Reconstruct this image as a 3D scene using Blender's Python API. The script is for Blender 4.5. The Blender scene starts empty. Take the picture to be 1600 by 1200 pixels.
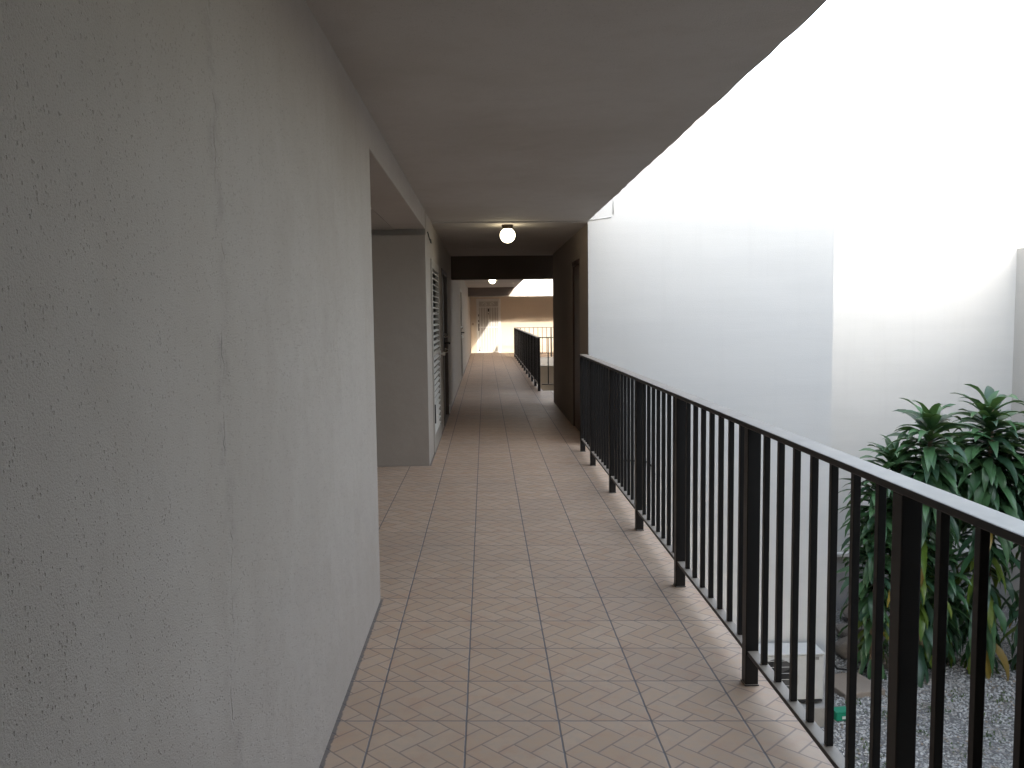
import bpy, bmesh, math, random
from mathutils import Vector, Matrix

random.seed(7)
S = bpy.context.scene
COL = S.collection
R = math.radians

# ------------------------------------------------------------------ camera
EYE = Vector((0.0, 0.0, 1.45))
PITCH, YAW, ROLL, FPX = 0.0815, 0.0311, -0.0117, 1314.5
fwd = Vector((math.sin(YAW) * math.cos(PITCH), math.cos(YAW) * math.cos(PITCH), -math.sin(PITCH)))
rt0 = Vector((math.cos(YAW), -math.sin(YAW), 0))
up0 = rt0.cross(fwd)
rt = math.cos(ROLL) * rt0 + math.sin(ROLL) * up0
up = -math.sin(ROLL) * rt0 + math.cos(ROLL) * up0
cd = bpy.data.cameras.new("camera")
cd.sensor_width = 36.0
cd.lens = FPX / 1600.0 * 36.0
cd.clip_start = 0.05
cd.clip_end = 3000
cam = bpy.data.objects.new("camera", cd)
COL.objects.link(cam)
mw = Matrix((rt, up, -fwd)).transposed().to_4x4()
mw.translation = EYE
cam.matrix_world = mw
S.camera = cam

# ------------------------------------------------------------------ world and sun
SUN_TO = Vector((0.70, -4.9, 1.0)).normalized()          # low sun from behind, slightly right
SUN_EL = math.asin(SUN_TO.z)
SUN_AZ = math.atan2(SUN_TO.x, SUN_TO.y)
W = bpy.data.worlds.new("World")
S.world = W
W.use_nodes = True
wn = W.node_tree
bg = wn.nodes["Background"]
sky = wn.nodes.new("ShaderNodeTexSky")
sky.sky_type = 'NISHITA'
sky.sun_disc = False
sky.sun_elevation = SUN_EL
sky.sun_rotation = SUN_AZ
sky.air_density = 1.0
sky.dust_density = 3.0
sky.ozone_density = 1.0
hs = wn.nodes.new("ShaderNodeHueSaturation")              # thin high haze: a paler sky
hs.inputs["Saturation"].default_value = 0.55
wn.links.new(sky.outputs[0], hs.inputs["Color"])
wn.links.new(hs.outputs[0], bg.inputs["Color"])
bg.inputs["Strength"].default_value = 0.15

sl = bpy.data.lights.new("sun", 'SUN')
sl.energy = 2.0
sl.angle = R(0.55)
sl.color = (0.205, 0.193, 0.178)                              # dark colour weakens the sun so the far end keeps detail
sun = bpy.data.objects.new("sun", sl)
COL.objects.link(sun)
sun.rotation_euler = (-SUN_TO).to_track_quat('-Z', 'Y').to_euler()
sun.location = (3, -20, 12)

S.view_settings.view_transform = 'Standard'
S.view_settings.look = 'None'
S.view_settings.gamma = 1.0
S.view_settings.exposure = 3.55
S.cycles.max_bounces = 10
S.cycles.diffuse_bounces = 7
S.cycles.use_denoising = True

# ------------------------------------------------------------------ node helpers
class NT:
    def __init__(self, name):
        self.mat = bpy.data.materials.new(name)
        self.mat.use_nodes = True
        self.t = self.mat.node_tree
        self.bsdf = self.t.nodes["Principled BSDF"]
    def n(self, typ, **kw):
        x = self.t.nodes.new(typ)
        for k, v in kw.items():
            setattr(x, k, v)
        return x
    def put(self, sock, v):
        if hasattr(v, "is_output"):
            self.t.links.new(v, sock)
        elif isinstance(v, (tuple, list)):
            sock.default_value = tuple(v) + ((1.0,) if len(v) == 3 and len(sock.default_value) == 4 else ())
        else:
            sock.default_value = v
    def m(self, op, a, b=0.0, c=0.0, clamp=False):
        x = self.n("ShaderNodeMath", operation=op, use_clamp=clamp)
        for i, v in enumerate((a, b, c)):
            self.put(x.inputs[i], v)
        return x.outputs[0]
    def pos(self):
        return self.n("ShaderNodeNewGeometry").outputs["Position"]
    def sep(self, v):
        x = self.n("ShaderNodeSeparateXYZ")
        self.put(x.inputs[0], v)
        return x.outputs
    def comb(self, a, b, c):
        x = self.n("ShaderNodeCombineXYZ")
        for i, v in enumerate((a, b, c)):
            self.put(x.inputs[i], v)
        return x.outputs[0]
    def scale(self, v, s):
        x = self.n("ShaderNodeVectorMath", operation='MULTIPLY')
        self.put(x.inputs[0], v)
        x.inputs[1].default_value = s
        return x.outputs[0]
    def noise(self, v, s, detail=3.0, rough=0.55):
        x = self.n("ShaderNodeTexNoise")
        self.put(x.inputs["Vector"], v)
        x.inputs["Scale"].default_value = s
        x.inputs["Detail"].default_value = detail
        x.inputs["Roughness"].default_value = rough
        return x.outputs["Fac"]
    def voro(self, v, s, feature='F1', out="Distance"):
        x = self.n("ShaderNodeTexVoronoi", feature=feature)
        self.put(x.inputs["Vector"], v)
        x.inputs["Scale"].default_value = s
        return x.outputs[out]
    def ramp(self, f, lo, hi, a=0.0, b=1.0):
        x = self.n("ShaderNodeMapRange", interpolation_type='SMOOTHSTEP')
        self.put(x.inputs[0], f)
        for i, v in enumerate((lo, hi, a, b)):
            self.put(x.inputs[i + 1], v)
        return x.outputs[0]
    def mix(self, f, a, b, blend='MIX'):
        x = self.n("ShaderNodeMix", data_type='RGBA', blend_type=blend)
        self.put(x.inputs[0], f)
        self.put(x.inputs[6], a)
        self.put(x.inputs[7], b)
        return x.outputs[2]
    def bump(self, h, strength=0.3, dist=0.01):
        x = self.n("ShaderNodeBump")
        x.inputs["Strength"].default_value = strength
        x.inputs["Distance"].default_value = dist
        self.put(x.inputs["Height"], h)
        self.put(self.bsdf.inputs["Normal"], x.outputs[0])
    def set(self, color=None, rough=None, metal=None, spec=None):
        if color is not None: self.put(self.bsdf.inputs["Base Color"], color)
        if rough is not None: self.put(self.bsdf.inputs["Roughness"], rough)
        if metal is not None: self.bsdf.inputs["Metallic"].default_value = metal
        if spec is not None: self.bsdf.inputs["Specular IOR Level"].default_value = spec
        return self.mat

def stucco(name, c, grain=70.0, bump=0.35, speck=0.5, stain=0.12, crack=False):
    """Painted sand-finish render: fine grit, dark pits, slow stains."""
    k = NT(name)
    p = k.pos()
    big = k.noise(p, 0.9, 4)
    mid = k.noise(p, 6.0, 4)
    fine = k.noise(p, grain * 3.0, 3, 0.7)
    patch = k.ramp(k.noise(p, 2.3, 3), 0.35, 0.65)
    pv = k.scale(p, (1.0, 1.0, 0.8))
    rnd = k.sep(k.voro(pv, grain * 1.9, 'F1', "Color"))
    dd = k.voro(pv, grain * 1.9)
    rad = k.m('MULTIPLY', rnd[1], 0.42)
    dot = k.m('MULTIPLY', k.ramp(k.m('SUBTRACT', dd, rad), -0.10, 0.06, 1.0, 0.0), k.ramp(k.m('MULTIPLY_ADD', patch, 0.22, rnd[0]), 0.62, 1.05))
    gr = k.ramp(fine, 0.52, 0.72)
    dark = tuple(x * 0.50 for x in c)
    stn = tuple(x * y for x, y in zip(c, (0.82, 0.79, 0.75)))
    col = k.mix(k.m('MULTIPLY', k.ramp(big, 0.42, 0.68), stain * 2.2), c, stn)
    col = k.mix(k.m('MULTIPLY', k.ramp(mid, 0.45, 0.7), stain), col, stn)
    col = k.mix(k.m('MULTIPLY', dot, speck), col, dark)
    col = k.mix(k.m('MULTIPLY', gr, 0.32), col, dark)
    h = k.m('MULTIPLY_ADD', dot, -0.8, k.m('MULTIPLY_ADD', k.noise(p, 7.0, 3), 2.2, k.m('MULTIPLY', fine, 0.8)))
    if crack:
        s = k.sep(p)
        wob = k.m('MULTIPLY', k.m('SUBTRACT', k.noise(k.comb(0.0, 0.0, s[2]), 2.2, 5, 0.65), 0.5), 0.34)
        d = k.m('ABSOLUTE', k.m('SUBTRACT', k.m('SUBTRACT', s[1], 1.80), wob))
        brk = k.ramp(k.noise(k.comb(3.0, 0.0, s[2]), 7.0, 5), 0.47, 0.62)
        line = k.m('MULTIPLY', k.ramp(d, 0.0008, 0.0045, 1.0, 0.0), brk)
        halo = k.m('MULTIPLY', k.ramp(d, 0.0, 0.06, 1.0, 0.0), k.ramp(k.noise(p, 14.0, 5, 0.7), 0.44, 0.66))
        col = k.mix(k.m('MULTIPLY', halo, 0.34), col, dark)
        col = k.mix(k.m('MULTIPLY', line, 0.6), col, tuple(x * 0.35 for x in c))
        run = k.noise(k.comb(0.0, k.m('MULTIPLY', s[1], 9.0), k.m('MULTIPLY', s[2], 0.7)), 1.0, 4, 0.6)
        col = k.mix(k.m('MULTIPLY', k.ramp(run, 0.50, 0.72), 0.16), col, stn)
        h = k.m('MULTIPLY_ADD', line, -1.0, h)
    k.bump(h, bump, 0.005)
    return k.set(col, 0.9, spec=0.25)

def white_wall(name, c):
    """Roller-painted render: faint horizontal laps, hairline runs, grime near the ground."""
    k = NT(name)
    p = k.pos()
    s = k.sep(p)
    lap = k.noise(k.comb(k.m('MULTIPLY', s[0], 0.5), k.m('MULTIPLY', s[1], 0.5), k.m('MULTIPLY', s[2], 5.0)), 1.0, 5, 0.65)
    run = k.noise(k.comb(k.m('MULTIPLY', s[0], 7.0), k.m('MULTIPLY', s[1], 7.0), k.m('MULTIPLY', s[2], 0.35)), 1.0, 4, 0.6)
    blot = k.noise(p, 1.1, 5, 0.6)
    col = k.mix(k.m('MULTIPLY', k.ramp(lap, 0.42, 0.68), 0.16), c, tuple(x * y for x, y in zip(c, (0.80, 0.81, 0.83))))
    col = k.mix(k.m('MULTIPLY', k.ramp(run, 0.52, 0.74), 0.10), col, tuple(x * 0.75 for x in c))
    col = k.mix(k.m('MULTIPLY', k.ramp(blot, 0.45, 0.7), 0.10), col, tuple(x * y for x, y in zip(c, (0.84, 0.82, 0.78))))
    splash = k.m('MULTIPLY', k.ramp(s[2], -3.1, -2.3, 1.0, 0.0), k.ramp(k.noise(p, 5.0, 5, 0.65), 0.35, 0.65))
    col = k.mix(k.m('MULTIPLY', splash, 0.5), col, tuple(x * y for x, y in zip(c, (0.50, 0.46, 0.40))))
    k.bump(k.m('ADD', k.noise(p, 90.0, 3, 0.6), k.m('MULTIPLY', lap, 2.0)), 0.25, 0.006)
    return k.set(col, 0.85, spec=0.25)

def paint(name, c, rough=0.4, metal=0.0, spec=0.5, var=0.12, bump=0.0):
    k = NT(name)
    p = k.pos()
    f = k.noise(p, 14.0, 4)
    col = k.mix(k.m('MULTIPLY', k.ramp(f, 0.35, 0.7), var * 2), c, tuple(x * 0.75 for x in c))
    rr = k.m('MULTIPLY_ADD', k.noise(p, 12.0, 3), 0.12, rough - 0.06)
    if bump:
        k.bump(k.noise(p, 120.0, 2), bump, 0.002)
    return k.set(col, rr, metal, spec)

def pale_top_bronze():
    k = NT("bronze_paint")
    g = k.n("ShaderNodeNewGeometry")
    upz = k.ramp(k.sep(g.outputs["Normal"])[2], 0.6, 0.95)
    p = g.outputs["Position"]
    base = k.mix(k.m('MULTIPLY', k.noise(p, 14.0, 4), 0.2), (0.011, 0.0095, 0.009), (0.016, 0.013, 0.011))
    top_pale = k.m('MULTIPLY', upz, k.m('MULTIPLY_ADD', k.noise(p, 7.0, 4, 0.6), 0.25, 0.42))  # paler tone mixed in on faces that point up
    col = k.mix(top_pale, base, (0.58, 0.50, 0.42))
    rr = k.m('MULTIPLY_ADD', k.noise(p, 12.0, 3), 0.12, k.m('MULTIPLY_ADD', upz, 0.10, 0.34))
    return k.set(col, rr, 0.0, 0.32)

def tile_material():
    T, X0, Y0, SH = 0.33, -0.0871, 2.9114, 0.0548
    k = NT("beige_tile")
    p = k.pos()
    s = k.sep(p)
    wx = k.m('MULTIPLY', k.m('SUBTRACT', k.noise(p, 18.0, 3), 0.5), 0.004)
    u = k.m('DIVIDE', k.m('SUBTRACT', k.m('ADD', s[0], wx), X0), T)
    v = k.m('DIVIDE', k.m('SUBTRACT', k.m('MULTIPLY_ADD', s[0], SH, k.m('ADD', s[1], wx)), Y0), T)
    ui, vi = k.m('FLOOR', u), k.m('FLOOR', v)
    q0, q1 = k.m('SUBTRACT', u, ui), k.m('SUBTRACT', v, vi)
    eu = k.m('MINIMUM', q0, k.m('SUBTRACT', 1.0, q0))
    ev = k.m('MINIMUM', q1, k.m('SUBTRACT', 1.0, q1))
    gu = k.ramp(eu, 0.006, 0.014, 1.0, 0.0)
    gv = k.ramp(ev, 0.005, 0.011, 1.0, 0.0)
    grout = k.m('MAXIMUM', gu, gv)
    # herringbone printed inside every tile
    a = k.m('MULTIPLY_ADD', k.m('ADD', q0, q1), 3.0, 0.02)
    b = k.m('MULTIPLY_ADD', k.m('SUBTRACT', q1, q0), 3.0, 8.0)
    ai, bi = k.m('FLOOR', a), k.m('FLOOR', b)
    fa, fb = k.m('SUBTRACT', a, ai), k.m('SUBTRACT', b, bi)
    kk = k.m('FLOORED_MODULO', k.m('ADD', k.m('ADD', ai, bi), 2.0), 4.0)
    def isk(n): return k.m('COMPARE', kk, float(n), 0.1)
    dr = k.m('MULTIPLY_ADD', isk(0), 9.0, k.m('SUBTRACT', 1.0, fa))
    dl = k.m('MULTIPLY_ADD', isk(1), 9.0, fa)
    dt = k.m('MULTIPLY_ADD', isk(2), 9.0, k.m('SUBTRACT', 1.0, fb))
    db = k.m('MULTIPLY_ADD', isk(3), 9.0, fb)
    d = k.m('MINIMUM', k.m('MINIMUM', dr, dl), k.m('MINIMUM', dt, db))
    joint = k.ramp(d, 0.022, 0.055, 1.0, 0.0)
    # brick identity -> tone
    ba = k.m('SUBTRACT', ai, isk(1))
    bb = k.m('SUBTRACT', bi, isk(3))
    wn_ = k.n("ShaderNodeTexWhiteNoise", noise_dimensions='3D')
    k.put(wn_.inputs[0], k.comb(k.m('MULTIPLY_ADD', ui, 17.0, ba), k.m('MULTIPLY_ADD', vi, 13.0, bb), 0.0))
    wt = k.n("ShaderNodeTexWhiteNoise", noise_dimensions='3D')
    k.put(wt.inputs[0], k.comb(ui, vi, 4.0))
    mott = k.noise(p, 26.0, 4, 0.6)
    col = k.mix(wn_.outputs[0], (0.535, 0.373, 0.255), (0.595, 0.446, 0.33))
    col = k.mix(k.m('MULTIPLY', wt.outputs[0], 0.4), col, (0.47, 0.33, 0.24))
    col = k.mix(k.m('MULTIPLY', k.ramp(mott, 0.35, 0.7), 0.45), col, (0.46, 0.375, 0.31))
    blush = k.ramp(k.noise(p, 8.0, 4, 0.6), 0.48, 0.72)
    col = k.mix(k.m('MULTIPLY', blush, 0.5), col, (0.50, 0.31, 0.21))
    dirt = k.ramp(k.noise(p, 1.3, 5, 0.6), 0.42, 0.75)
    col = k.mix(k.m('MULTIPLY', dirt, 0.30), col, (0.34, 0.285, 0.24))
    col = k.mix(k.m('MULTIPLY', joint, 0.66), col, (0.20, 0.165, 0.155))
    col = k.mix(k.m('MULTIPLY', grout, 0.92), col, (0.175, 0.165, 0.175))
    # ragged grout bead where the floor meets the left-hand walls
    off = k.m('SUBTRACT', s[0], -0.557)
    bead = k.ramp(off, k.m('MULTIPLY_ADD', k.noise(p, 24.0, 4, 0.7), 0.022, 0.001), k.m('MULTIPLY_ADD', k.noise(p, 24.0, 4, 0.7), 0.022, 0.006), 1.0, 0.0)
    inside = k.m('MULTIPLY', k.m('GREATER_THAN', s[1], 4.25), k.m('LESS_THAN', s[1], 8.11))
    bead = k.m('MULTIPLY', bead, k.m('SUBTRACT', 1.0, inside))
    col = k.mix(k.m('MULTIPLY', bead, 0.75), col, (0.12, 0.125, 0.14))
    h = k.m('MULTIPLY_ADD', grout, -1.0, k.m('MULTIPLY_ADD', joint, -0.35, k.m('MULTIPLY', mott, 0.12)))
    k.bump(h, 0.5, 0.003)
    rough = k.m('MULTIPLY_ADD', grout, 0.3, k.m('MULTIPLY_ADD', k.noise(p, 9.0, 3), 0.25, 0.42))
    return k.set(col, rough, spec=0.24)

def gravel_ground_material():
    k = NT("gravel_bed")
    p = k.pos()
    v = k.voro(p, 32.0, 'F1', "Color")
    vs = k.sep(v)
    dd = k.voro(p, 32.0)
    col = k.mix(vs[0], (0.40, 0.40, 0.39), (0.24, 0.24, 0.235))
    soil = k.ramp(k.noise(p, 1.7, 4), 0.50, 0.66)
    col = k.mix(k.m('MULTIPLY', soil, 0.8), col, (0.24, 0.21, 0.175))
    col = k.mix(k.ramp(dd, 0.25, 0.6), col, (0.17, 0.165, 0.16))
    k.bump(k.m('SUBTRACT', 1.0, dd), 0.9, 0.03)
    return k.set(col, 0.9)

def pebble_material():
    k = NT("pale_pebble")
    oi = k.n("ShaderNodeNewGeometry").outputs["Random Per Island"]
    p = k.pos()
    col = k.mix(k.ramp(oi, 0.0, 1.0), (0.58, 0.58, 0.57), (0.34, 0.34, 0.335))
    col = k.mix(k.ramp(oi, 0.90, 0.97), col, (0.30, 0.23, 0.16))
    col = k.mix(k.m('MULTIPLY', k.ramp(k.noise(p, 1.9, 4, 0.6), 0.50, 0.66), 0.6), col, (0.27, 0.235, 0.19))
    col = k.mix(k.m('MULTIPLY', k.noise(p, 60.0, 3), 0.5), col, (0.30, 0.29, 0.28))
    return k.set(col, 0.8)

def leaf_material(name, c1, c2):
    k = NT(name)
    oi = k.n("ShaderNodeNewGeometry").outputs["Random Per Island"]
    p = k.pos()
    col = k.mix(oi, c1, c2)
    col = k.mix(k.m('MULTIPLY', k.noise(p, 30.0, 3), 0.35), col, tuple(x * 0.5 for x in c1))
    k.bsdf.inputs["Subsurface Weight"].default_value = 0.0
    k.set(col, 0.36, spec=0.5)
    tr = k.n("ShaderNodeBsdfTranslucent")
    k.put(tr.inputs[0], k.mix(0.5, col, (0.20, 0.30, 0.03)))
    mx = k.n("ShaderNodeMixShader")
    mx.inputs[0].default_value = 0.15
    out = k.t.nodes["Material Output"]
    k.t.links.new(k.bsdf.outputs[0], mx.inputs[1])
    k.t.links.new(tr.outputs[0], mx.inputs[2])
    k.t.links.new(mx.outputs[0], out.inputs[0])
    return k.mat

def glow_material():
    k = NT("lit_globe_glass")
    k.set((0.9, 0.88, 0.8), 0.25)
    k.bsdf.inputs["Emission Color"].default_value = (1.0, 0.88, 0.60, 1)
    k.bsdf.inputs["Emission Strength"].default_value = 0.9
    return k.mat

M = {}
M['stucco_near'] = stucco("stucco_cream_cracked", (0.44, 0.387, 0.34), 85.0, 0.7, 0.36, 0.16, True)
M['stucco'] = stucco("stucco_cream", (0.40, 0.355, 0.31), 85.0, 0.4, 0.35, 0.14)
M['soffit'] = stucco("stucco_soffit", (0.50, 0.46, 0.42), 60.0, 0.6, 0.25, 0.22)
M['white'] = white_wall("white_render", (0.52, 0.52, 0.51))
M['cream'] = stucco("cream_render", (0.46, 0.44, 0.41), 60.0, 0.2, 0.14, 0.06)
M['tan'] = stucco("tan_render", (0.60, 0.52, 0.42), 60.0, 0.2, 0.14, 0.08)
M['brown_wall'] = stucco("brown_corridor_paint", (0.33, 0.275, 0.23), 60.0, 0.3, 0.2, 0.1)
M['plinth'] = stucco("grey_plinth", (0.34, 0.34, 0.35), 50.0, 0.4, 0.4, 0.25)
M['tile'] = tile_material()
M['concrete'] = stucco("slab_concrete", (0.30, 0.285, 0.265), 60.0, 0.4, 0.3, 0.2)
M['brown_beam_and_shade'] = stucco("brown_beam_and_shade_paint", (0.16, 0.125, 0.105), 60.0, 0.3, 0.2, 0.1)  # ceiling beam's brown, reused for the shade strip on the parapet
M['bronze'] = pale_top_bronze()
M['white_paint'] = paint("white_paint", (0.66, 0.65, 0.62), 0.45)
M['door_cream'] = paint("door_cream_paint", (0.36, 0.33, 0.29), 0.55)
M['door_grey'] = paint("door_grey_paint", (0.44, 0.42, 0.38), 0.5)
M['grey_paint'] = paint("grey_paint", (0.46, 0.46, 0.45), 0.5)
M['black'] = paint("black_plastic", (0.014, 0.014, 0.015), 0.5)
M['brown_door'] = paint("brown_door_paint", (0.085, 0.045, 0.030), 0.45)
M['dark_door'] = paint("dark_door_paint", (0.10, 0.075, 0.06), 0.5)
M['steel'] = paint("brushed_steel", (0.62, 0.61, 0.58), 0.28, 1.0)
M['brass'] = paint("aged_brass", (0.10, 0.075, 0.05), 0.4, 1.0)
M['ac_shell'] = paint("ac_shell", (0.50, 0.50, 0.485), 0.45)
M['ac_dark'] = paint("ac_dark", (0.07, 0.07, 0.072), 0.6)
M['green_plastic'] = paint("green_plastic", (0.01, 0.23, 0.13), 0.35)
M['pale_plastic'] = paint("pale_plastic", (0.55, 0.62, 0.58), 0.4)
M['paver'] = stucco("paver", (0.30, 0.255, 0.215), 45.0, 0.5, 0.5, 0.3)
M['rock'] = stucco("rock", (0.24, 0.215, 0.195), 22.0, 1.0, 0.6, 0.5)
M['ground'] = gravel_ground_material()
M['pebble'] = pebble_material()
M['leaf'] = leaf_material("leaf_green", (0.038, 0.102, 0.046), (0.078, 0.172, 0.070))
M['leaf_dark'] = leaf_material("leaf_dark", (0.024, 0.066, 0.038), (0.042, 0.100, 0.054))
M['leaf_lime'] = leaf_material("leaf_lime", (0.085, 0.150, 0.022), (0.14, 0.19, 0.03))
M['leaf_yellow'] = leaf_material("leaf_yellow", (0.34, 0.25, 0.025), (0.22, 0.15, 0.05))
M['cane'] = stucco("cane_bark", (0.20, 0.155, 0.11), 40.0, 0.8, 0.5, 0.4)
M['grass'] = leaf_material("weed_leaf", (0.05, 0.10, 0.03), (0.09, 0.13, 0.04))
M['globe'] = glow_material()

# ------------------------------------------------------------------ object helpers
def origin_of(o):
    v = Vector((0, 0, 0))
    while o is not None:
        v += Vector(o.location)
        o = o.parent
    return v

def tag(o, label=None, cat=None, group=None, kind=None):
    if label: o['label'] = label
    if cat: o['category'] = cat
    if group: o['group'] = group
    if kind: o['kind'] = kind
    return o

def thing(name, loc, label, cat, group=None):
    o = bpy.data.objects.new(name, None)
    o.empty_display_size = 0.2
    COL.objects.link(o)
    o.location = loc
    return tag(o, label, cat, group)

class MB:
    """Collects shapes in world coordinates; build() links them as ONE mesh object."""
    def __init__(self):
        self.v, self.f, self.mi = [], [], []
    def add(self, vs, fs, mi=0):
        o = len(self.v)
        self.v += [tuple(x) for x in vs]
        for f in fs:
            self.f.append(tuple(i + o for i in f))
            self.mi.append(mi)
        return self
    def box(self, x0, x1, y0, y1, z0, z1, mi=0):
        vs = [(x, y, z) for z in (z0, z1) for y in (y0, y1) for x in (x0, x1)]
        return self.add(vs, [(0, 2, 3, 1), (4, 5, 7, 6), (0, 1, 5, 4), (2, 6, 7, 3), (0, 4, 6, 2), (1, 3, 7, 5)], mi)
    def obox(self, c, ax, ay, az, mi=0):
        c = Vector(c); ax = Vector(ax); ay = Vector(ay); az = Vector(az)
        vs = [c + sx * ax + sy * ay + sz * az for sz in (-1, 1) for sy in (-1, 1) for sx in (-1, 1)]
        return self.add(vs, [(0, 2, 3, 1), (4, 5, 7, 6), (0, 1, 5, 4), (2, 6, 7, 3), (0, 4, 6, 2), (1, 3, 7, 5)], mi)
    def prism(self, pts, axis, a, b, mi=0, cap_mi=None):
        """pts: outline in the two other axes (cyclic order), extruded along axis from a to b."""
        def mk(p, t):
            return {'x': (t, p[0], p[1]), 'y': (p[0], t, p[1]), 'z': (p[0], p[1], t)}[axis]
        n = len(pts)
        vs = [mk(p, a) for p in pts] + [mk(p, b) for p in pts]
        self.add(vs, [(i, (i + 1) % n, n + (i + 1) % n, n + i) for i in range(n)], mi)
        o = len(self.v) - 2 * n
        for rng in (range(n), range(n, 2 * n)):
            self.f.append(tuple(o + i for i in rng))
            self.mi.append(mi if cap_mi is None or rng.start == 0 else cap_mi)
        return self
    def tube(self, pts, r, seg=10, mi=0, caps=True):
        pts = [Vector(p) for p in pts]
        rs = r if isinstance(r, (list, tuple)) else [r] * len(pts)
        vs, fs = [], []
        ref = None
        for i, p in enumerate(pts):
            d = (pts[min(i + 1, len(pts) - 1)] - pts[max(i - 1, 0)]).normalized()
            if ref is None:
                ref = Vector((1, 0, 0)) if abs(d.x) < 0.8 else Vector((0, 1, 0))
            n1 = (ref - ref.dot(d) * d).normalized()
            ref = n1
            n2 = d.cross(n1)
            for j in range(seg):
                a = 2 * math.pi * j / seg
                vs.append(p + rs[i] * (math.cos(a) * n1 + math.sin(a) * n2))
        for i in range(len(pts) - 1):
            for j in range(seg):
                k = (j + 1) % seg
                fs.append((i * seg + j, i * seg + k, (i + 1) * seg + k, (i + 1) * seg + j))
        if caps:
            fs.append(tuple(range(seg - 1, -1, -1)))
            fs.append(tuple((len(pts) - 1) * seg + j for j in range(seg)))
        return self.add(vs, fs, mi)
    def lathe(self, c, prof, seg=32, mi=0):
        """prof: (radius, z) pairs round a vertical axis through c."""
        c = Vector(c)
        vs, fs = [], []
        for r, z in prof:
            for j in range(seg):
                a = 2 * math.pi * j / seg
                vs.append(c + Vector((r * math.cos(a), r * math.sin(a), z)))
        for i in range(len(prof) - 1):
            for j in range(seg):
                k = (j + 1) % seg
                fs.append((i * seg + j, i * seg + k, (i + 1) * seg + k, (i + 1) * seg + j))
        fs.append(tuple(range(seg - 1, -1, -1)))
        fs.append(tuple((len(prof) - 1) * seg + j for j in range(seg)))
        return self.add(vs, fs, mi)
    def build(self, name, mats, parent=None, bevel=0.0, smooth=False, seg=2, recalc=True):
        me = bpy.data.meshes.new(name)
        off = origin_of(parent)
        me.from_pydata([tuple(Vector(v) - off) for v in self.v], [], self.f)
        if not isinstance(mats, (list, tuple)):
            mats = [mats]
        for m in mats:
            me.materials.append(m)
        for p, i in zip(me.polygons, self.mi):
            p.material_index = i
            p.use_smooth = smooth
        if recalc:
            bm = bmesh.new()
            bm.from_mesh(me)
            bmesh.ops.recalc_face_normals(bm, faces=bm.faces)
            bm.to_mesh(me)
            bm.free()
        me.update()
        o = bpy.data.objects.new(name, me)
        COL.objects.link(o)
        if parent is not None:
            o.parent = parent
        if bevel > 0:
            b = o.modifiers.new("bevel", 'BEVEL')
            b.width = bevel
            b.segments = seg
            b.limit_method = 'ANGLE'
            b.angle_limit = R(40)
        return o

XL, XR = -0.557, 1.128
CEIL = 2.456
G = -3.05

# ------------------------------------------------------------------ setting: floor, ceiling, ground
pts = [(-2.2, -6.4), (1.12, -6.4), (1.12, 9.21), (1.19, 9.21), (1.19, 14.0), (4.2, 14.0), (4.2, 16.05), (1.09, 16.05), (1.09, 28.9),
       (6.3, 28.9), (6.3, 33.6), (-2.2, 33.6)]
tag(MB().prism(pts, 'z', -0.30, 0.0, 0, 1).build("floor", [M['concrete'], M['tile']]), kind='structure')

tag(MB().box(-60, 60, -40, 80, G - 0.5, G).build("ground", M['ground']), kind='structure')

def ceiling_slab():
    m = MB()
    random.seed(3)
    # near slab with a slightly wavering outer edge
    n = 110
    e = [(XR + random.uniform(-0.004, 0.004) + 0.002 * math.sin(i * 0.83) * math.sin(i * 0.31), -6.4 + (9.15 + 6.4) * i / n) for i in range(n + 1)]
    m.prism([(-6.5, -6.4)] + e + [(-6.5, 9.15)], 'z', CEIL, 2.76)
    m.prism([(-6.5, 9.15), (XR, 9.15), (XR, 9.25), (1.3, 9.25), (1.3, 13.9), (1.7, 13.96), (1.7, 14.36), (-6.5, 14.36)], 'z', CEIL - 0.014, 2.76)
    m.box(-6.5, 1.03, 14.36, 28.46, 2.385, 2.66)
    m.box(1.05, 5.59, 15.9, 19.5, 2.47, 2.66)             # unseen slab, added to cut sky light on the far corridor
    return m.build("ceiling", M['soffit'])
tag(ceiling_slab(), kind='structure')

# ------------------------------------------------------------------ walls
near = MB().prism([(-6.4, -0.02), (4.245, -0.02), (4.245, 2.278), (8.12, 2.278), (8.12, 2.47), (-6.4, 2.47)],
                  'x', XL - 0.30, XL).build("stucco_wall", M['stucco_near'], bevel=0.006)
tag(near, "cracked grey-cream stucco wall filling the left foreground, with a header over the alcove", "wall")

cw = MB().prism([(8.12, -0.02), (8.80, -0.02), (8.80, 2.05), (10.16, 2.05), (10.16, -0.02), (11.05, -0.02), (11.05, 2.08),
                 (12.42, 2.08), (12.42, -0.02), (19.2, -0.02), (19.2, 2.08), (20.35, 2.08), (20.35, -0.02), (33.5, -0.02),
                 (33.5, 2.47), (8.20, 2.47), (8.20, 2.225), (8.12, 2.225)],
                'x', -2.1, XL).build("corridor_wall", M['stucco'], bevel=0.006)
tag(cw, "long cream wall with the louvred door, running from the alcove to the corridor end", "wall")

m = MB()
m.box(-2.3, -2.1, 3.9, 8.3, -0.02, 2.5)                 # back of the alcove
m.box(-2.1, XL - 0.30, 4.0, 4.243, -0.02, 2.3)          # its near side
m.box(-2.1, XL - 0.302, 4.243, 8.19, 2.278, 2.44)       # its soffit
tag(m.build("alcove", M['stucco']), "shadowed alcove opening behind the left foreground wall", "alcove")

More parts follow.
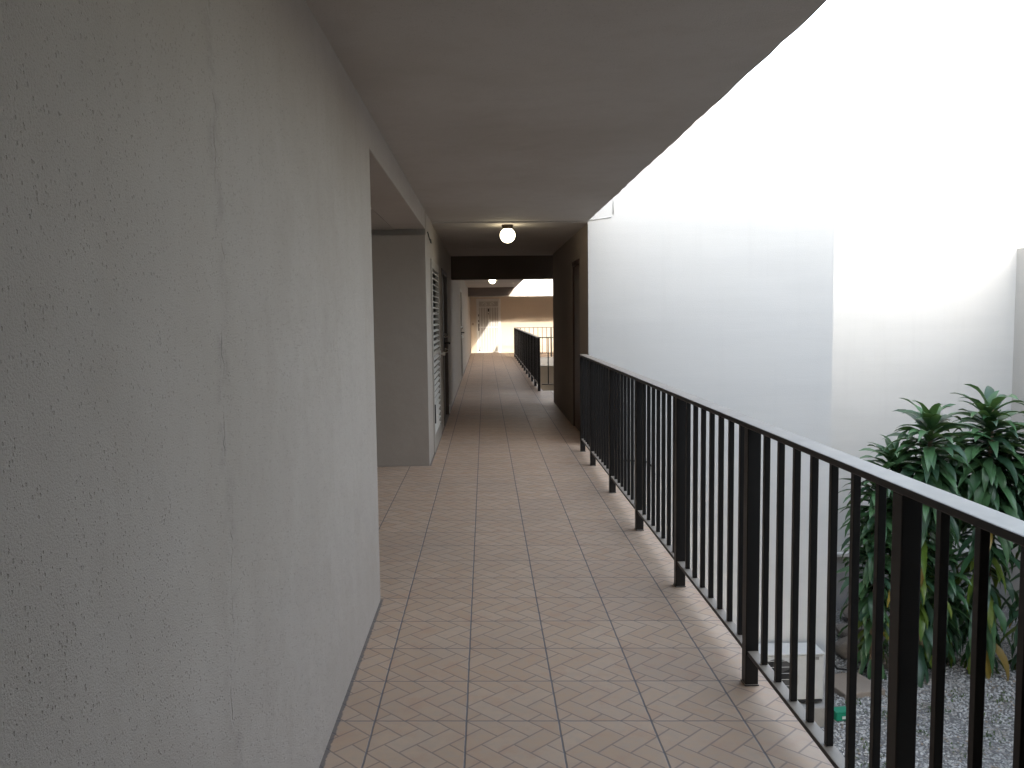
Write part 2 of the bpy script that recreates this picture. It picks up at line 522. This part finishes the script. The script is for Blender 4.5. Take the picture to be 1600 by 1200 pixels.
m = MB().box(-2.3, XR + 0.3, -6.7, -6.4, -0.02, 2.5)
m.box(XR + 0.2, 14.0, -6.4, 1.55, G - 0.1, 6.1)  # unseen mass added behind the camera to block low sun and sky
m.box(XR, XR + 0.199, -6.4, -0.55, G - 0.1, 6.1)
m.box(-6.5, XR, -6.4, 1.6, 2.76, 6.1)
tag(m.build("shading_wing", M['cream']), "unseen tall cream wing added behind the viewer, sized to shade the courtyard", "building")

m = MB().box(-6.8, -6.5, -6.4, 33.5, G, 2.76)
tag(m.build("outer_wall", M['cream']), "outer wall of the building behind the corridor rooms", "wall")

# right-hand white block between the two courtyards
blk = thing("white_block", (2.5, 11.5, G), "white rendered building block right of the walkway, in front of the railing end", "building")
m = MB()
m.box(XR + 0.02, 1.335, 9.2, 13.95, G - 0.1, -0.301)
m.box(XR, 1.335, 9.2, 13.95, 2.77, 3.7)
m.box(1.335, 3.84, 9.2, 13.95, G - 0.1, 3.7)
m.box(XR + 0.002, 1.334, 9.195, 9.2145, -0.302, 2.769)
m.build("wall", M['white'], blk)
MB().prism([(9.215, -0.3), (10.03, -0.3), (10.03, 2.12), (10.92, 2.12), (10.92, -0.3), (13.95, -0.3), (13.95, 2.769), (9.215, 2.769)],
           'x', XR, 1.335).build("corridor_face", M['brown_wall'], blk)
# thin painted conduit where the ceiling edge meets the block
MB().tube([(1.14, 9.19, 2.462), (1.385, 9.19, 2.503)], 0.006, 8).tube([(1.405, 9.19, 2.53), (1.408, 9.19, 2.80)], 0.006, 8).build("conduit", M['white'], blk, smooth=True)
ln = MB().tube([(1.35, 9.19, -0.19), (1.42, 9.185, -0.17), (1.60, 9.185, -0.172), (1.78, 9.185, -0.19), (1.85, 9.18, -0.26), (1.86, 9.18, -0.34)], 0.010, 8)
tag(ln.build("wall_cable", M['black'], smooth=True), "short dark cable sagging across the white wall seen through the railing", "cable")

w2 = thing("courtyard_wall", (5.8, 12.45, G), "set-back white courtyard wall with grey plinth behind the tall plants", "wall")
MB().box(3.84, 7.87, 12.3, 12.6, G - 0.1, 3.7).build("wall", M['white'], w2)
MB().box(3.845, 7.865, 12.262, 12.298, G - 0.1, -2.225).build("plinth", M['plinth'], w2)
MB().box(3.845, 7.865, 12.20, 12.298, -2.222, -2.17).build("ledge", M['white'], w2, bevel=0.008)
tag(MB().prism([(1.76, G - 0.1), (12.6, G - 0.1), (12.6, 2.35), (1.76, 2.35)], 'x', 7.87, 8.17).build("side_wall", M['cream']),
    "pale side wall closing the courtyard at the right picture edge", "wall")

# far courtyard and far cross walkway
tag(MB().prism([(13.955, G - 0.1), (33.6, G - 0.1), (33.6, 6.6), (21.5, 6.6), (21.5, 5.5), (17.5, 5.5), (17.5, 4.5), (13.955, 4.5)], 'x', 5.6, 5.9).build("far_courtyard_wall", M['cream']),  # out of view; raised and moved in to cut sky light on the corridor
    "unseen cream wall of the second courtyard, raised to dim the corridor beyond the beam", "wall")
tag(MB().box(XL + 0.003, 6.3, 32.85, 33.2, G - 0.1, 6.0).build("end_wall", M['tan']),
    "tan end wall with the white security door, half in sunlight", "wall")
m = MB().box(XL + 0.003, 6.3, 28.46, 28.72, 2.085, 4.3)
m.box(XL + 0.003, 6.3, 28.72, 32.85, 2.42, 2.7)
tag(m.build("parapet_beam", M['cream']), "sunlit parapet and soffit over the far cross walkway", "beam")
tag(MB().prism([(XL + 0.004, 2.092), (0.80, 2.092), (1.0, 2.39), (XL + 0.004, 2.39)], 'y', 28.2, 28.455).build("parapet_shade_strip", M['brown_beam_and_shade']),  # parapet shade built as a dark slab, its end cut along the shadow edge
    "dark strip put in for the shaded part of the far parapet, slanted at the shadow edge", "beam")
tag(MB().box(XL + 0.004, 1.7, 14.18, 14.42, 2.055, 2.45).build("ceiling_beam", M['brown_beam_and_shade'], bevel=0.006),
    "dark brown beam crossing the corridor ceiling beyond the globe lamp", "beam")

# ------------------------------------------------------------------ railings
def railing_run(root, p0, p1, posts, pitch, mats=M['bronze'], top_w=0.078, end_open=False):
    """straight run from p0 to p1 (inner face line); posts given as distances along it."""
    p0 = Vector((p0[0], p0[1], 0)); p1 = Vector((p1[0], p1[1], 0))
    d = (p1 - p0); L = d.length; d.normalize()
    n = Vector((d.y, -d.x, 0))                            # outward
    def rail(name, off, half, z0, z1, a=0.0, b=None, bev=0.003):
        b = L if b is None else b
        c = p0 + d * ((a + b) / 2) + n * off + Vector((0, 0, (z0 + z1) / 2))
        return MB().obox(c, d * ((b - a) / 2), n * half, Vector((0, 0, (z1 - z0) / 2))).build(name, mats, root, bevel=bev)
    rail("top_rail", top_w / 2, top_w / 2, 1.010, 1.031, bev=0.004)
    rail("bottom_rail", 0.0305, 0.021, 0.122, 0.140)
    pm = bm_ = None
    for s in posts:
        c = p0 + d * s + n * 0.0285
        if pm is None:
            q = MB().obox(c + Vector((0, 0, 0.505)), d * 0.025, n * 0.0255, Vector((0, 0, 0.5049)))
            q.obox(c + Vector((0, 0, 0.003)), d * 0.029, n * 0.029, Vector((0, 0, 0.003)))
            pm = q.build("post", mats, root, bevel=0.003)
            first_p = s
        else:
            o = pm.copy(); COL.objects.link(o); o.parent = root
            o.location = Vector(pm.location) + d * (s - first_p)
    edges = sorted(posts)
    spots = []
    for a, b in zip(edges[:-1], edges[1:]):
        k = max(1, round((b - a) / pitch))
        spots += [a + (b - a) * i / k for i in range(1, k)]
    for s in spots:
        c = p0 + d * s + n * 0.034
        if bm_ is None:
            bm_ = MB().obox(c + Vector((0, 0, 0.575)), d * 0.0105, n * 0.0105, Vector((0, 0, 0.4349))).build("baluster", mats, root, bevel=0.0015)
            first_b = s
        else:
            o = bm_.copy(); COL.objects.link(o); o.parent = root
            o.location = Vector(bm_.location) + d * (s - first_b)

rl = thing("railing", (1.02, 4.5, 0), "dark bronze railing along the right edge of the near walkway, beside the plants", "railing")
RX0 = 0.990
ys = [-0.47, 0.78, 1.98, 3.165, 4.36, 5.54, 6.74, 7.985, 8.83]
railing_run(rl, (RX0, -0.49), (RX0, 8.86), [y + 0.49 for y in ys], 0.15)

rl = thing("railing", (1.0, 22, 0), "long dark railing beyond the beam, along the second courtyard", "railing")
railing_run(rl, (0.985, 15.95), (0.985, 29.06), [0.03 + 1.19 * i for i in range(11)] + [13.08], 0.15)
rl = thing("railing", (2, 15.97, 0), "short dark return railing facing the viewer at the near corner of the far courtyard", "railing")
railing_run(rl, (1.07, 15.95), (3.6, 15.95), [0.75, 1.9, 2.5], 0.15) if False else None
def cross_railing(root, x0, x1, y, pitch, posts):
    n = Vector((0, 1, 0))
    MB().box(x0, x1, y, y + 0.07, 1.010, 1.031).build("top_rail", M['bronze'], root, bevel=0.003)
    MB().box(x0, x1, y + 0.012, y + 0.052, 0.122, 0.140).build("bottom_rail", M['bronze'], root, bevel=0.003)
    first = None
    for x in posts:
        if first is None:
            first = MB().box(x - .025, x + .025, y + .008, y + .058, 0.0, 1.0098).build("post", M['bronze'], root, bevel=0.003); fx = x
        else:
            o = first.copy(); COL.objects.link(o); o.parent = root; o.location = Vector(first.location) + Vector((x - fx, 0, 0))
    first = None
    k = int((x1 - x0) / pitch)
    for i in range(1, k):
        x = x0 + i * pitch
        if any(abs(x - q) < 0.06 for q in posts):
            continue
        if first is None:
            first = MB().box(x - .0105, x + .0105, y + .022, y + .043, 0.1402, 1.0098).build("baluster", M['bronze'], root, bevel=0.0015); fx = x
        else:
            o = first.copy(); COL.objects.link(o); o.parent = root; o.location = Vector(first.location) + Vector((x - fx, 0, 0))
cross_railing(rl, 1.066, 3.9, 15.955, 0.127, [2.3, 3.5])
rl = thing("railing", (2.5, 29.0, 0), "thin railing of the far cross walkway, in front of the sunlit end wall", "railing")
cross_railing(rl, 1.066, 6.28, 28.96, 0.150, [2.27, 3.5, 4.7, 5.9])

# ------------------------------------------------------------------ doors
def lever(parent, x, y, z, s=1):
    m = MB()
    m.box(x, x + 0.010, y - 0.022, y + 0.022, z - 0.09, z + 0.09)
    m.tube([(x + 0.008, y, z), (x + 0.075, y, z), (x + 0.082, y + s * 0.02, z), (x + 0.082, y + s * 0.12, z - 0.004)], 0.012, 10)
    return m.build("handle", M['black'], parent, smooth=True)

def bolt(parent, x, y, z, name="deadbolt", mat=None):
    m = MB().tube([(x, y, z), (x + 0.026, y, z), (x + 0.029, y, z), (x + 0.060, y, z)], [0.036, 0.034, 0.027, 0.024], 18)
    return m.build(name, mat or M['steel'], parent, smooth=True)

wr = MB().tube([(XL + 0.004, 8.42, 2.28), (XL + 0.012, 8.50, 2.23), (XL + 0.02, 8.62, 2.19), (XL + 0.02, 8.72, 2.195), (XL + 0.008, 8.78, 2.24)], 0.005, 6)
tag(wr.build("loose_wire", M['black'], smooth=True), "short loose black wire hanging from the wall above the louvred door", "wire")

# louvred closet door
d = thing("louvred_door", (XL, 9.48, 0), "white louvred closet door with dark gaps, first door past the alcove", "door")
fx0, fx1 = XL - 0.030, XL + 0.014
m = MB()
for a, b in ((8.805, 8.90), (10.06, 10.155)):
    m.box(fx0, fx1, a, b, 0.006, 2.045)
for a, b in ((0.006, 0.16), (1.02, 1.07), (1.955, 2.045)):
    m.box(fx0, fx1, 8.902, 10.058, a, b)
m.build("frame", M['door_cream'], d, bevel=0.003)
m = MB()
for z0, z1 in ((0.16, 1.02), (1.07, 1.955)):
    k = int((z1 - z0) / 0.062)
    for i in range(k):
        z = z0 + (i + 0.5) * (z1 - z0) / k
        m.obox((XL - 0.004, 9.48, z), (0.014, 0, -0.007), (0, 0.578, 0), (0.002, 0, 0.004))
m.build("louvres", M['white_paint'], d)
MB().box(XL - 0.105, XL - 0.045, 8.805, 10.155, 0.006, 2.045).build("backing", M['black'], d)
m = MB().box(fx1, fx1 + 0.006, 10.085, 10.13, 0.90, 1.12)
m.tube([(fx1 + 0.004, 10.107, 1.0), (fx1 + 0.03, 10.107, 1.0), (fx1 + 0.035, 10.107, 1.0), (fx1 + 0.06, 10.107, 1.0)], [0.012, 0.012, 0.026, 0.022], 14)
m.build("handle", M['steel'], d)
MB().box(fx1, fx1 + 0.012, 8.84, 8.87, 0.32, 0.52).build("hinge", M['black'], d)

# dark door with three pieces of hardware
d = thing("dark_door", (XL, 11.73, 0), "shadowed dark door with two steel locks and a black lever, second door on the left", "door")
m = MB()
for a, b in ((11.055, 11.12), (12.35, 12.415)):
    m.box(XL - 0.10, XL + 0.008, a, b, 0.003, 2.075)
m.box(XL - 0.10, XL + 0.008, 11.122, 12.348, 2.01, 2.075)
m.build("frame", M['dark_door'], d, bevel=0.003)
MB().box(XL - 0.085, XL - 0.04, 11.125, 12.345, 0.006, 2.005).build("leaf", M['dark_door'], d)
bolt(d, XL - 0.04, 12.22, 1.17)
bolt(d, XL - 0.04, 12.22, 0.95)
lever(d, XL - 0.04, 12.22, 1.06, -1)
m = MB().box(XL, XL + 0.02, 12.42, 12.52, 0.01, 0.13)
m.build("kick_stop", M['white_paint'], d)

# pale door further along
d = thing("pale_door", (XL, 19.8, 0), "pale flat door with small locks on the left, beyond the dark beam", "door")
m = MB()
for a, b in ((19.205, 19.27), (20.28, 20.345)):
    m.box(XL - 0.10, XL + 0.005, a, b, 0.003, 2.075)
m.box(XL - 0.10, XL + 0.005, 19.272, 20.278, 2.01, 2.075)
m.build("frame", M['door_cream'], d, bevel=0.003)
MB().box(XL - 0.07, XL - 0.03, 19.275, 20.275, 0.006, 2.005).build("leaf", M['door_cream'], d)
bolt(d, XL - 0.03, 20.18, 1.17)
bolt(d, XL - 0.03, 20.18, 0.95)
lever(d, XL - 0.03, 20.18, 1.05, -1)

# brown door in the right-hand block
d = thing("brown_door", (XR, 10.47, 0), "reddish brown door set in the dark right-hand corridor wall", "door")
m = MB()
for a, b in ((10.035, 10.09), (10.86, 10.915)):
    m.box(XR + 0.006, XR + 0.09, a, b, 0.003, 2.115)
m.box(XR + 0.006, XR + 0.09, 10.092, 10.858, 2.06, 2.115)
m.build("frame", M['brown_door'], d, bevel=0.003)
MB().box(XR + 0.022, XR + 0.07, 10.094, 10.856, 0.006, 2.056).build("leaf", M['brown_door'], d)
MB().box(XR + 0.10, 1.33, 10.035, 10.915, 0.0, 2.115).build("backing", M['black'], d)

# white security door at the end
d = thing("security_door", (0.15, 32.85, 0), "white barred security door at the far end of the corridor", "door")
DX0, DX1, DY = -0.33, 0.61, 32.85
m = MB()
m.box(DX0, DX0 + 0.06, DY - 0.06, DY, 0.003, 2.10)
m.box(DX1 - 0.06, DX1, DY - 0.06, DY, 0.003, 2.10)
m.box(DX0 + 0.06, DX1 - 0.06, DY - 0.06, DY, 2.04, 2.10)
m.build("frame", M['white_paint'], d, bevel=0.004)
m = MB().box(DX0 + 0.062, DX1 - 0.062, DY - 0.02, DY - 0.002, 0.006, 2.035)
for z0, z1 in ((0.15, 0.75), (0.9, 1.85)):                 # raised panels
    for xa, xb in ((DX0 + 0.14, 0.10), (0.18, DX1 - 0.14)):
        m.box(xa, xb, DY - 0.026, DY - 0.0201, z0, z1)
m.build("leaf", M['door_grey'], d)
m = MB()
m.box(DX0 + 0.062, DX0 + 0.10, DY - 0.10, DY - 0.065, 0.01, 2.035)
m.box(DX1 - 0.10, DX1 - 0.062, DY - 0.10, DY - 0.065, 0.01, 2.035)
for z in (0.02, 0.98, 1.76, 1.995):
    m.box(DX0 + 0.10, DX1 - 0.10, DY - 0.095, DY - 0.07, z, z + 0.04)
for i in range(7):
    x = DX0 + 0.10 + (DX1 - DX0 - 0.20) * (i + 0.5) / 7
    m.box(x - 0.013, x + 0.013, DY - 0.105, DY - 0.066, 0.06, 1.76)
# scroll ornament
for sx in (-1, 1):
    c0 = 0.14 + sx * 0.13
    pts = [(c0 + sx * (0.10 - 0.011 * t) * math.cos(t * 0.75), DY - 0.083, 1.88 + (0.085 - 0.009 * t) * math.sin(t * 0.75)) for t in range(9)]
    m.tube(pts, 0.011, 8)
m.build("gate_bars", M['white_paint'], d)
m = MB().box(DX0 + 0.066, DX0 + 0.102, DY - 0.115, DY - 0.10, 0.86, 1.14)
m.tube([(DX0 + 0.084, DY - 0.10, 1.06), (DX0 + 0.084, DY - 0.15, 1.06), (DX0 + 0.084, DY - 0.17, 0.98), (DX0 + 0.084, DY - 0.15, 0.88)], 0.012, 10)
m.build("handle", M['black'], d)
bolt_m = MB().box(DX0 + 0.068, DX0 + 0.100, DY - 0.115, DY - 0.10, 1.20, 1.28)
bolt_m.box(DX0 + 0.070, DX0 + 0.098, DY - 0.115, DY - 0.10, 1.42, 1.50)
bolt_m.build("deadbolt", M['black'], d)
m = MB().box(0.115, 0.165, DY - 0.115, DY - 0.1052, 1.60, 1.72)
m.box(0.125, 0.155, DY - 0.115, DY - 0.1052, 1.50, 1.535)
m.build("door_viewer", M['black'], d)
m = MB().tube([(DX0 + 0.10, DY - 0.11, 0.10), (DX0 + 0.13, DY - 0.12, 0.24)], 0.010, 8)
m.box(DX0 + 0.07, DX0 + 0.14, DY - 0.12, DY - 0.1052, 0.08, 0.11)
m.build("door_stop", M['black'], d)
bell = MB().box(-0.485, -0.455, DY - 0.02, DY, 1.08, 1.17)
tag(bell.build("doorbell", M['brass'], bevel=0.003), "tiny doorbell on the tan wall left of the white security door", "doorbell")

# ------------------------------------------------------------------ lamps
def globe_lamp(x, y, zc, label):
    t = thing("globe_lamp", (x, y, zc), label, "lamp", "globe lamps on the corridor ceiling")
    MB().lathe((x, y, zc), [(0.062, -0.0005), (0.066, -0.006), (0.062, -0.016), (0.054, -0.040), (0.052, -0.046)], 28).build("canopy", M['brass'], t, smooth=True)
    r = 0.083
    prof = []
    a0 = math.asin(0.048 / r)
    for i in range(15):
        a = a0 + (math.pi - 0.02 - a0) * i / 14
        prof.append((r * math.sin(a), r * math.cos(a)))
    top = prof[0][1]
    MB().lathe((x, y, zc - 0.046 - top), prof, 32).build("globe", M['globe'], t, smooth=True)
    return t
globe_lamp(0.262, 9.36, CEIL - 0.0145, "lit white globe lamp hanging before the dark beam, the nearer of the two")
globe_lamp(0.185, 19.8, 2.3845, "small lit globe lamp half hidden behind the dark beam")

# ------------------------------------------------------------------ air conditioner
ac = thing("air_conditioner", (3.3, 8.95, G), "white outdoor air conditioner unit standing against the white wall below the railing", "air conditioner")
AX0, AX1, AY0, AY1, AZ0, AZ1 = 2.86, 3.65, 8.80, 9.10, -2.785, -2.262
MB().box(AX0, AX1, AY0, AY1, AZ0, AZ1 - 0.03).build("cabinet", M['ac_shell'], ac, bevel=0.012)
MB().box(AX0 - 0.008, AX1 + 0.008, AY0 - 0.008, AY1 + 0.008, AZ1 - 0.028, AZ1).build("lid", M['ac_shell'], ac, bevel=0.010)
fc = Vector((3.13, AY0, (AZ0 + AZ1) / 2 - 0.02))
m = MB().tube([fc + Vector((0, -0.003, 0)), fc + Vector((0, -0.0035, 0))], 0.225, 40)
m.build("fan_opening", M['ac_dark'], ac)
m = MB()
for i in range(7):
    dz = -0.21 + 0.07 * i
    w = math.sqrt(max(0.0, 0.235 ** 2 - dz * dz))
    m.box(fc.x - w, fc.x + w, AY0 - 0.020, AY0 - 0.016, fc.z + dz - 0.003, fc.z + dz + 0.003)
for r in (0.235,):
    m.tube([fc + Vector((r * math.cos(a), -0.012, r * math.sin(a))) for a in [2 * math.pi * i / 32 for i in range(33)]], 0.005, 6, caps=False)
m.build("fan_guard", M['grey_paint'], ac)
m = MB()
for i in range(4):
    a = i * math.pi / 2 + 0.4
    m.obox(fc + Vector((0.11 * math.cos(a), -0.007, 0.11 * math.sin(a))), (0.10 * math.cos(a), 0, 0.10 * math.sin(a)),
           (-0.05 * math.sin(a), 0.0, 0.05 * math.cos(a)), (0, 0.002, 0))
m.build("fan", M['black'], ac)
m = MB()
for i in range(9):
    m.box(AX1 - 0.17 + 0.013 * i, AX1 - 0.163 + 0.013 * i, AY0 - 0.003, AY0 - 0.0005, AZ1 - 0.075, AZ1 - 0.04)
m.build("vent", M['ac_dark'], ac)
for x in (AX0 + 0.12, AX1 - 0.16):
    MB().box(x, x + 0.05, AY0 - 0.02, AY1 + 0.02, AZ0 - 0.045, AZ0 - 0.0005).build("foot", M['black'], ac)
MB().box(AX0 + 0.05, AX1 - 0.02, AY0 - 0.015, AY0 + 0.02, AZ0 - 0.020, AZ0 - 0.0006).build("base_rail", M['black'], ac)
tag(MB().box(2.75, 3.72, 8.70, 9.17, G - 0.05, AZ0 - 0.046).build("concrete_pad", M['concrete'], bevel=0.015),
    "grey concrete pad under the air conditioner unit", "concrete pad")

# paver, green tub, cable
tag(MB().obox((4.32, 9.62, G + 0.03), (0.26, 0.05, 0), (-0.06, 0.26, 0), (0, 0, 0.04)).build("paver", M['paver'], bevel=0.012),
    "brown concrete paver on the gravel just right of the air conditioner", "paver")
tub = thing("plastic_tub", (3.86, 8.86, G), "small green plastic tub lying on the gravel near the air conditioner", "tub")
gc = Vector((3.87, 8.86, G + 0.055))
MB().obox(gc, (0.085, 0.012, 0), (-0.009, 0.06, 0), (0, 0, 0.048)).build("body", M['green_plastic'], tub, bevel=0.014)
MB().obox(gc + Vector((0.02, -0.0655, -0.005)), (0.03, 0.004, 0), (0, 0.0015, 0), (0, 0, 0.016)).build("sticker", M['pale_plastic'], tub)
MB().obox(gc + Vector((0, 0, 0.052)), (0.088, 0.0124, 0), (-0.0095, 0.063, 0), (0, 0, 0.008)).build("lid", M['green_plastic'], tub, bevel=0.004)
cb = MB().tube([(3.66, 9.02, -2.42), (3.78, 9.3, -2.55), (4.1, 9.75, -2.80), (4.229, 10.0, -2.86), (4.312, 10.0, -2.975), (4.425, 10.0, -2.99), (4.611, 10.0, -2.985), (4.80, 10.02, -2.96), (5.0, 10.2, -3.0), (5.1, 10.5, -3.04)], 0.013, 8)
tag(cb.build("power_cable", M['black'], smooth=True), "black cable drooping from the air conditioner to the gravel by the rocks", "cable")

# ------------------------------------------------------------------ rocks
def rock(x, y, s, label, seed):
    rnd = random.Random(seed)
    bm = bmesh.new()
    bmesh.ops.create_icosphere(bm, subdivisions=3, radius=1.0)
    sx, sy, sz = rnd.uniform(.8, 1.2), rnd.uniform(.7, 1.0), rnd.uniform(.55, .8)
    dirs = [(Vector((rnd.gauss(0, 1), rnd.gauss(0, 1), rnd.gauss(0, 1))).normalized(), rnd.uniform(0.55, 0.9)) for _ in range(9)]
    for v in bm.verts:
        p = v.co.copy()
        for d_, h_ in dirs:
            t = p.dot(d_)
            if t > h_:
                p -= d_ * (t - h_) * 0.9
        v.co = Vector((p.x * sx * s, p.y * sy * s, p.z * sz * s))
    zmin = min(v.co.z for v in bm.verts)
    me = bpy.data.meshes.new("rock")
    bm.to_mesh(me); bm.free()
    me.materials.append(M['rock'])
    o = bpy.data.objects.new("rock", me)
    COL.objects.link(o)
    o.location = (x, y, G - zmin - 0.05 * s)
    o.rotation_euler = (0, 0, rnd.uniform(0, 6))
    tag(o, label, "rock", "rocks at the foot of the courtyard wall")
rock(4.72, 10.55, 0.24, "broad grey rock behind the drooping cable, nearest the air conditioner", 1)
rock(4.98, 11.15, 0.22, "pale rounded rock in the middle of the rock row below the plinth", 2)
rock(5.32, 11.75, 0.24, "dark rock against the plinth, topmost in the row left of the plants", 3)
rock(5.15, 10.75, 0.20, "shadowed rock between the cable and the plant stems", 4)
rock(4.95, 10.15, 0.13, "small flat rock touching the end of the cable", 5)
rock(5.55, 11.35, 0.20, "dark rock half hidden by the lowest plant leaves", 6)

# ------------------------------------------------------------------ gravel and weeds
def gravel():
    rnd = random.Random(11)
    bm = bmesh.new()
    bmesh.ops.create_icosphere(bm, subdivisions=1, radius=1.0)
    base = [v.co.copy() for v in bm.verts]
    bf = [tuple(v.index for v in f.verts) for f in bm.faces]
    bm.free()
    m = MB()
    for i in range(26000):
        x = rnd.uniform(3.0, 7.2); y = rnd.uniform(7.2, 11.6)
        if 2.7 < x < 3.76 and 8.66 < y < 9.2: continue
        if x < 3.9 and y > 9.18: continue
        dens = 0.55 + 0.45 * math.sin(x * 2.1 + 1.3 * math.sin(y * 1.7)) * math.sin(y * 2.6 + x)
        if y > 9.9: dens *= 0.35
        if rnd.random() > 0.42 + 0.58 * dens: continue
        s = rnd.uniform(0.008, 0.016) * (1.3 if rnd.random() < 0.1 else 1)
        a = rnd.uniform(0, 6.28); ca, sa = math.cos(a), math.sin(a)
        ex, ey, ez = rnd.uniform(.8, 1.4), rnd.uniform(.7, 1.1), rnd.uniform(.5, .8)
        tx, ty = rnd.uniform(-.4, .4), rnd.uniform(-.4, .4)
        vs = []
        for b in base:
            k = rnd.uniform(.82, 1.15)
            px, py, pz = b.x * ex * k, b.y * ey * k, b.z * ez * k
            pz += px * tx + py * ty
            vs.append((x + s * (px * ca - py * sa), y + s * (px * sa + py * ca), G + s * (pz + 0.35)))
        m.add(vs, bf)
    return m.build("gravel", M['pebble'], recalc=False)
tag(gravel(), "pale grey gravel covering the courtyard ground", "gravel", kind='stuff')

def weeds():
    rnd = random.Random(5)
    m = MB()
    spots = [(4.0, 8.0), (3.9, 8.3), (4.62, 8.55), (5.25, 8.35), (5.0, 9.0), (5.45, 9.3), (4.35, 8.9), (5.9, 9.2), (4.15, 9.2), (3.75, 7.9), (4.9, 8.1), (5.55, 8.75)]
    for cx, cy in spots:
        for _ in range(26):
            x = cx + rnd.gauss(0, .09); y = cy + rnd.gauss(0, .08)
            a = rnd.uniform(0, 6.28); h = rnd.uniform(.012, .04); l = rnd.uniform(.02, .06)
            d_ = Vector((math.cos(a), math.sin(a), 0)); n_ = Vector((-d_.y, d_.x, 0)) * 0.006
            p = Vector((x, y, G))
            m.add([p - n_, p + n_, p + d_ * l * .5 + Vector((0, 0, h)) + n_, p + d_ * l * .5 + Vector((0, 0, h)) - n_, p + d_ * l + Vector((0, 0, h * .8))],
                  [(0, 1, 2, 3), (3, 2, 4)])
    return m.build("weeds", M['grass'], recalc=False)
tag(weeds(), "scattered low weeds growing through the gravel", "weeds", kind='stuff')

# ------------------------------------------------------------------ broad-leaved corn plants
def leaf(m, p, az, el, L, wmax, droop, rnd, mi, twist=0.0):
    n = 7
    h = Vector((math.cos(az), math.sin(az), 0))
    side0 = Vector((-h.y, h.x, 0))
    vs, fs = [], []
    e = el
    c = Vector(p)
    step = L / n
    ph = rnd.uniform(0, 6.28)
    az2 = 0.0
    for i in range(n + 1):
        t = i / n
        w = wmax * (0.30 + 0.70 * math.sin(min(1.0, t * 1.9) * math.pi / 2)) * (1 - max(0.0, (t - 0.45) / 0.55) ** 1.8)
        w = max(w, 0.003)
        d_ = h * math.cos(e) + Vector((0, 0, math.sin(e)))
        upv = -h * math.sin(e) + Vector((0, 0, math.cos(e)))
        tw = twist * t
        s_ = side0 * math.cos(tw) + upv * math.sin(tw)
        u_ = upv * math.cos(tw) - side0 * math.sin(tw)
        wav = 0.10 * w * math.sin(ph + t * 9)
        vs += [c - s_ * w * 0.5 + u_ * (0.16 * w + wav), c - u_ * 0.02 * w, c + s_ * w * 0.5 + u_ * (0.16 * w - wav)]
        c = c + d_ * step
        e -= droop * (0.35 + 1.3 * t) / n
        e = max(e, -1.50)
    for i in range(n):
        a = i * 3
        fs += [(a, a + 1, a + 4, a + 3), (a + 1, a + 2, a + 5, a + 4)]
    m.add(vs, fs, mi)

def corn_plant(x, y, heads, label, seed, skirt=1.0):
    """heads: list of (dx, dy, top z above ground, size)."""
    rnd = random.Random(seed)
    t = thing("corn_plant", (x, y, G), label, "plant", "broad-leaved plants in the courtyard")
    st, fo = MB(), MB()
    for dx, dy, H_, sz in heads:
        top = Vector((x + dx, y + dy, G + H_))
        pts = []
        for i in range(9):
            u = i / 8
            pts.append(Vector((x + dx * (0.15 + 0.85 * u ** 1.3) + 0.03 * math.sin(u * 5 + seed), y + dy * (0.15 + 0.85 * u ** 1.3), G - 0.04 + (H_ + 0.04) * u)))
        st.tube(pts, [0.042 - 0.018 * i / 8 for i in range(9)], 9)
        # crown rosette
        n = int(118 * sz)
        for i in range(n):
            u = i / n
            z = top.z - 0.04 - 0.85 * u
            el = 1.32 - 1.90 * u ** 0.55 + rnd.uniform(-.25, .25)
            p = Vector((top.x, top.y, z - 0.04)) + Vector((rnd.gauss(0, .015), rnd.gauss(0, .015), 0))
            leaf(fo, p, i * 2.399 + rnd.uniform(-.35, .35), el, sz * rnd.uniform(.36, .70) * (0.78 if u < .12 else 1.0), sz * rnd.uniform(.088, .138),
                 rnd.uniform(0.9, 2.0), rnd, 0 if rnd.random() < .78 else 1, rnd.uniform(-.5, .5))
        # hanging skirt of older leaves
        n = int(95 * skirt * sz)
        low = min(H_ - 0.75, 2.4 * skirt)
        for i in range(n):
            u = i / n
            z = top.z - 0.60 - low * u
            cz = pts[max(0, min(8, round((z - G) / H_ * 8)))]
            p = Vector((cz.x, cz.y, z))
            r = rnd.random()
            mi = 0 if r < .40 else 1 if r < .68 else 2 if r < .93 else 3
            if u < 0.3 and mi > 1: mi = 0
            leaf(fo, p, i * 2.399 + rnd.uniform(-.5, .5), -0.15 - 0.6 * u + rnd.uniform(-.3, .3), sz * rnd.uniform(.36, .66),
                 sz * rnd.uniform(.075, .105), rnd.uniform(0.9, 2.0), rnd, mi, rnd.uniform(-.8, .8))
    st.build("stem", M['cane'], t, smooth=True)
    fo.build("foliage", [M['leaf'], M['leaf_dark'], M['leaf_lime'], M['leaf_yellow']], t, smooth=True, recalc=False)
    return t

corn_plant(5.30, 9.95, [(0.05, -0.05, 3.22, 1.05), (-0.30, 0.1, 2.80, 0.95)], "tall corn plant with the left crown, in front of the white courtyard wall", 21)
corn_plant(6.10, 9.95, [(0.0, 0.0, 3.30, 1.10), (0.28, 0.2, 2.85, 1.0)], "tallest corn plant, with the right crown beside the courtyard corner", 22)
corn_plant(4.78, 9.98, [(0.0, 0.0, 2.50, 0.88), (-0.10, -0.05, 1.80, 0.80)], "lower corn plant leaning left above the air conditioner and rocks", 23, 0.6)
corn_plant(6.72, 9.85, [(0.0, 0.0, 3.05, 1.05), (0.22, -0.1, 2.55, 0.95)], "corn plant cut off by the right picture edge", 24)
corn_plant(5.72, 10.35, [(0.0, 0.0, 2.75, 1.0), (-0.1, -0.3, 1.55, 0.8)], "dark corn plant in the middle behind the two crowned ones", 25)
